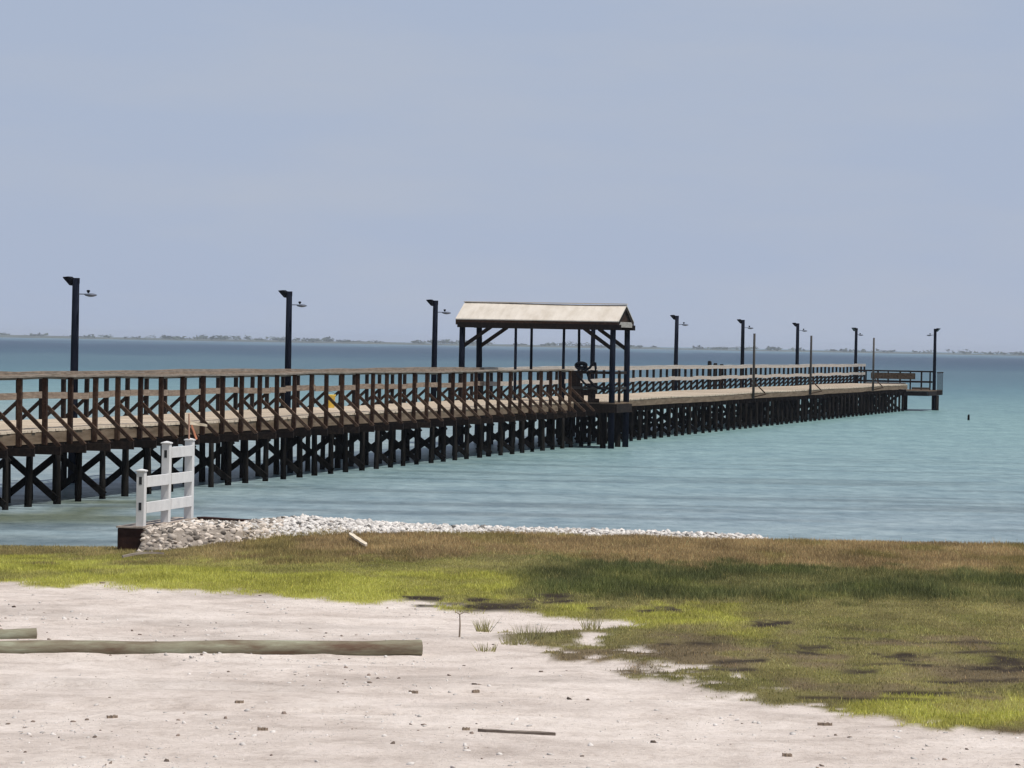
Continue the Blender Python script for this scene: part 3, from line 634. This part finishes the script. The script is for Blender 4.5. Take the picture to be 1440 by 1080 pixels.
def board(name, a, b, w_, h, mat, label, cat, lift=.0, bend=0, rag=0):
    a = np.array(a); b = np.array(b); L_ = np.linalg.norm(b-a); ang = math.atan2(b[1]-a[1], b[0]-a[0]); q = MB(); n = 8; vs = []; fs_ = []
    for i in range(n+1):
        x = L_*i/n; z = bend*math.sin(PI*i/n); ww = w_*(1+.12*math.sin(i*2.1)) * (.6 if i in (0,n) else 1)
        r4 = [1+rag*rng.uniform(-.6,.5) for _ in range(4)]; ww *= 1-rag*abs(2*i/n-1)**2*.6; x += rag*L_*.05*rng.uniform(-1,1); vs += [(x,-ww/2*r4[0],z),(x,ww/2*r4[1],z),(x,ww/2*r4[1],z+h*r4[2]),(x,-ww/2*r4[0],z+h*r4[3])]
    for i in range(n):
        for k in range(4): fs_.append((4*i+k, 4*i+4+k, 4*i+4+(k+1)%4, 4*i+(k+1)%4))
    fs_ += [(0,1,2,3), (4*n+3,4*n+2,4*n+1,4*n)]
    q.add(vs, fs_); o = q.build(name, mat); za, zb = gz1(*a), gz1(*b)
    o.location = (a[0],a[1],za+lift); o.rotation_euler = (0,-math.atan2(zb-za, L_),ang); return tag(o, label, cat)
b0_, b1_ = at(673,1027,.40), at(780,1032,.40); board('weathered_plank', b0_[:2], b1_[:2], .05, .022, M_drift, 'thin grey weathered plank lying on the sand at bottom centre', 'plank', rag=.35)
b0_, b1_ = at(492,758,.38), at(515,775,.40); board('bleached_board', b0_[:2], b1_[:2], .075, .03, M_bleach, 'pale bleached board lying slanted on the brown grass below the shells', 'board', .08, 0, .3)
b0_, b1_ = at(172,788,.25), at(230,784,.25); board('dry_branch', b0_[:2], b1_[:2], .035, .03, M_drift, 'pale dry branch lying on the green grass below the white fence', 'branch', .06, .03)
st_ = at(646,894,.40); sk = empty('dead_stem', (st_[0],st_[1],gz1(st_[0],st_[1])), 0, label='thin dry dead stem standing in the sand right of the log end', cat='stem')
q = MB(); q.tube([(0,0,-.03),(.005,0,.12),(.0,0,.24)], [.012,.009,.007], 6); q.tube([(0,0,.235),(-.05,.0,.262)], [.006,.004], 5); q.tube([(0,0,.235),(.05,.02,.258),(.10,.02,.245)], [.006,.004,.003], 5); q.build('stalk', M_twig, sk)
chips = [(575,970,.11,'dark brown wood chip on the sand below the long log'),(664,970,.09,'small brown wood chip on the sand right of centre'),(650,1026,.08,'small wood chip just left of the grey plank'),(140,786+36,.09,'wood chip on the pale sand below green grass at left'),
 (150,1006,.12,'dark splinter lying on the bottom left sand'),(330,988,.10,'flat brown chip on the sand at lower left'),(362,1024,.11,'brown bark chip on the sand left of the grey plank'),(1150,1021,.16,'dark twisted driftwood on sand edge below the grass at right'),(1100,1063,.10,'lone dark chip on the sand at bottom right')]
for x, y, L_, lb_ in chips:
    L_ *= .75
    p = at(x, y, .39); a_ = rng.uniform(-.5,.5); e = (p[0]+L_*math.cos(a_), p[1]+L_*math.sin(a_)); board('wood_chip', p[:2], e, .035, .022, M_twig, lb_, 'wood chip', rag=.45)['group'] = 'wood chips scattered on the sand'

# ------------------------------------------------------------------ shells and pebbles
ico = bpy.data.meshes.new('tmp'); import bmesh
bmm = bmesh.new(); bmesh.ops.create_icosphere(bmm, subdivisions=1, radius=1); IV = np.array([v.co[:] for v in bmm.verts]); IF = np.array([[v.index for v in f.verts] for f in bmm.faces]); bmm.free(); bpy.data.meshes.remove(ico)
def stones(name, pos, size, flat, colf, mat, label, cat):
    n = len(pos); k = len(IV)
    V = np.repeat(IV[None], n, 0)*(1+rng.uniform(-.28,.28,(n,k,1)))*np.stack([size*rng.uniform(.7,1.4,n), size*rng.uniform(.6,1.1,n), size*flat*rng.uniform(.6,1.3,n)],-1)[:,None,:]
    a = rng.uniform(0,2*PI,n); tl = rng.normal(0,.45,n); ca, sa = np.cos(a)[:,None], np.sin(a)[:,None]; ct, st = np.cos(tl)[:,None], np.sin(tl)[:,None]
    x, y, z = V[...,0], V[...,1], V[...,2]; x, z = x*ct-z*st, x*st+z*ct; x, y = x*ca-y*sa, x*sa+y*ca
    V = np.stack([x,y,z],-1)+pos[:,None,:]; Fx = (IF[None]+(np.arange(n)*k)[:,None,None]).reshape(-1,3)
    cc = np.repeat(colf(n), k, 0); o = tri_mesh(name, V.reshape(-1,3), Fx, mat, cc); return tag(o, label, cat, kind='stuff')
n = 19000; X = rng.uniform(-5.7, 4.4, n); Y = 57.2+rng.normal(0,.75,n); keep = (rng.random(n) < np.interp(X,[-5.7,-4.6,-3,-1.8,-1,1,4,4.4],[.3,.7,1,1,.75,.6,.5,.1])) & (Y > 55.9) & (Y < 59)
X1 = rng.uniform(-5.85,-3.6,4200); Y1 = rng.uniform(54.1,57.6,4200); k1 = (Y1 > 54.15+np.clip((X1+5.2)*1.1,0,3)) & (X1 > -5.645+np.maximum(Y1-55.08,0)*.196)
X = X[keep]; Y = Y[keep]; ok = X > -5.64+(Y-55.08)*.196; X, Y = X[ok], Y[ok]
sz = .018+.045*rng.random(len(X))**2; Z = ground_z(X,Y)+sz*.25
stones('shell_bank', np.stack([X,Y,Z],-1), sz, .65, lambda n: np.clip((.48+.38*rng.random((n,1))**.8-.40*(rng.random((n,1))>.90))*np.array([.90,.85,.79]), .05,.82), M_stone, 'bank of broken white shells and rubble along the waterline', 'shells')
X1, Y1 = X1[k1], Y1[k1]; sz = .014+.06*rng.random(len(X1))**2.6; Z1 = ground_z(X1,Y1)+sz*.25
stones('rubble', np.stack([X1,Y1,Z1],-1), sz, .6, lambda n: np.clip((.10+.68*rng.random((n,1))**1.0)*np.array([.92,.80,.68]), .04,.75), M_stone, 'brownish rubble and shells heaped beside the dark timber beam', 'rubble')
n = 26000; Y = rng.uniform(24.5,46,n); X = rng.uniform(-1,1,n)*(Y*.155); Z = ground_z(X,Y); gr_ = zones(X,Y,Z)[0]
clump = fbm(X*.8,Y*.5,200); keep = (gr_ < .5) & (rng.random(n) < sstep(.42,.66,clump)*.5+.07+.8*np.exp(-((Y-34.0)/.45)**2)*(X < -.6)); X,Y,Z = X[keep],Y[keep],Z[keep]; sz = .005+.026*rng.random(len(X))**8
def pebc(n):
    v = rng.random((n,1)); return np.where(v < .22, np.array([[.20,.155,.125]])*(.5+rng.random((n,1))), np.array([[.56,.52,.48]])*(.8+.5*rng.random((n,1)))).clip(0,.85)
stones('shell_fragments', np.stack([X,Y,Z],-1), sz, .55, pebc, M_stone, 'broken shell fragments and pebbles scattered over the sand', 'shells')

# ------------------------------------------------------------------ grass
def blades(name, X, Y, Z, H, Wd, C, label):
    n = len(X); a = rng.uniform(0,PI,n); dx, dy = np.cos(a)*Wd/2, np.sin(a)*Wd/2; lx, ly = rng.normal(0,.38,n)*H, rng.normal(0,.38,n)*H
    V = np.zeros((n,3,3)); V[:,0] = np.stack([X-dx,Y-dy,Z-.01],-1); V[:,1] = np.stack([X+dx,Y+dy,Z-.01],-1); V[:,2] = np.stack([X+lx,Y+ly,Z+H],-1)
    o = tri_mesh(name, V.reshape(-1,3), np.arange(3*n).reshape(-1,3), M_blade, np.repeat(C,3,0)); return tag(o, label, 'grass', kind='stuff')
n = 900000; Y = 26+32*rng.random(n)**.85; X = rng.uniform(-1,1,n)*(Y*.15+1.2)
k_ = 260000; Y2 = 26+32*rng.random(k_)**.85; X = np.concatenate([X, np.where(rng.random(k_)<.35,-1,1)*(Y2*.15+1.2+rng.random(k_)*5)]); Y = np.concatenate([Y,Y2]); n = len(X); Z = ground_z(X,Y)
gr, dry, dk, br, mt, mud, sh, wet = zones(X,Y,Z)
Z = Z+.035*gr*fbm(X*2.2,Y*2.2,66)
dens = gr*(1-.93*sstep(.25,.7,mud))*(1-sh)*(.45+.55*np.maximum.reduce([dry,dk,br,1-mt]))*sstep(57.6,56.6,Y)
keep = rng.random(n) < dens*.8
X,Y,Z,dry,dk,br,mt = [q[keep] for q in (X,Y,Z,dry,dk,br,mt)]; n = len(X)
C = grass_col(X,Y,dry,dk,br,mt)*1.5*rng.uniform(.65,1.4,(n,1)); C[rng.random(n) < .06] *= np.array([1.9,1.6,1.5]); C = C.clip(0,.7)
H = (.023+.026*dry+.048*dk*(1-dry)+.012*br)*rng.uniform(.5,1.35,n)*(.6+.8*fbm(X*1.4,Y*.8,210)); H *= np.where(rng.random(n) < .02, 1.8, 1)
lab_ = np.argmax(np.stack([np.full(n,.3),dry,dk,br]),0)
for i, (nm, lb_) in enumerate((('low_grass','low olive marsh grass over the muddy ground at right'),('dry_grass','brown dry grass along the top of the bank'),('tall_grass','taller dark green grass band below the brown bank'),('bright_grass','bright yellow green grass beside the sand'))):
    k = lab_ == i
    if k.any(): blades(nm, X[k],Y[k],Z[k],H[k],np.where(rng.random(k.sum())<.5,.007,.012),C[k],lb_)
# tufts standing free in the sand
tufts = [(680,886,.15,45,.07,'pale green grass tuft alone in the sand right of the log'),(684,914,.09,30,.10,'low dry grass tuft in the sand just below the pale green tuft'),(722,903,.10,60,.12,'yellowish low tuft at the left tip of the grass patch'),(745,900,.17,80,.14,'taller dark tuft near the left tip of the grass patch'),(830,884,.16,40,.10,'sparse upright tuft on the upper edge of the grass patch')]
for x, y, h, k, sp, lb_ in tufts:
    p = at(x, y, .39); V = []
    for i in range(k):
        a_ = rng.uniform(0,2*PI); r_ = sp*math.sqrt(rng.random()); bx, by = r_*math.cos(a_), r_*math.sin(a_); hh = h*rng.uniform(.5,1.2); w_ = .005
        V += [(bx-w_,by,-.01),(bx+w_,by,-.01),(bx+rng.normal(0,.3)*hh+bx*.4,by+rng.normal(0,.3)*hh,hh)]
    V = np.array(V); cc = np.repeat(np.array([[.36,.33,.16]])*rng.uniform(.6,1.4,(k,1)),3,0)
    o = tri_mesh('grass_tuft', V, np.arange(len(V)).reshape(-1,3), M_blade, cc); o.location = (p[0],p[1],gz1(p[0],p[1])); tag(o, lb_, 'grass tuft', 'tufts standing in the sand')

# ------------------------------------------------------------------ haze over the bay
HAZE = 1
if HAZE:
    q = MB(); q.box(-1800,1800,-80,5200,-3.2,9.5); m_ = bpy.data.materials.new('sea_haze'); m_.use_nodes = True; nt = m_.node_tree; nt.nodes.clear()
    out = nt.nodes.new('ShaderNodeOutputMaterial'); v = nt.nodes.new('ShaderNodeVolumePrincipled'); v.inputs['Color'].default_value = (.80,.88,1,1); v.inputs['Density'].default_value = 1.15e-4; nt.links.new(v.outputs[0], out.inputs['Volume'])
    o = q.build('haze', m_); tag(o, 'thin pale sea haze lying over the whole bay', 'haze', kind='stuff')
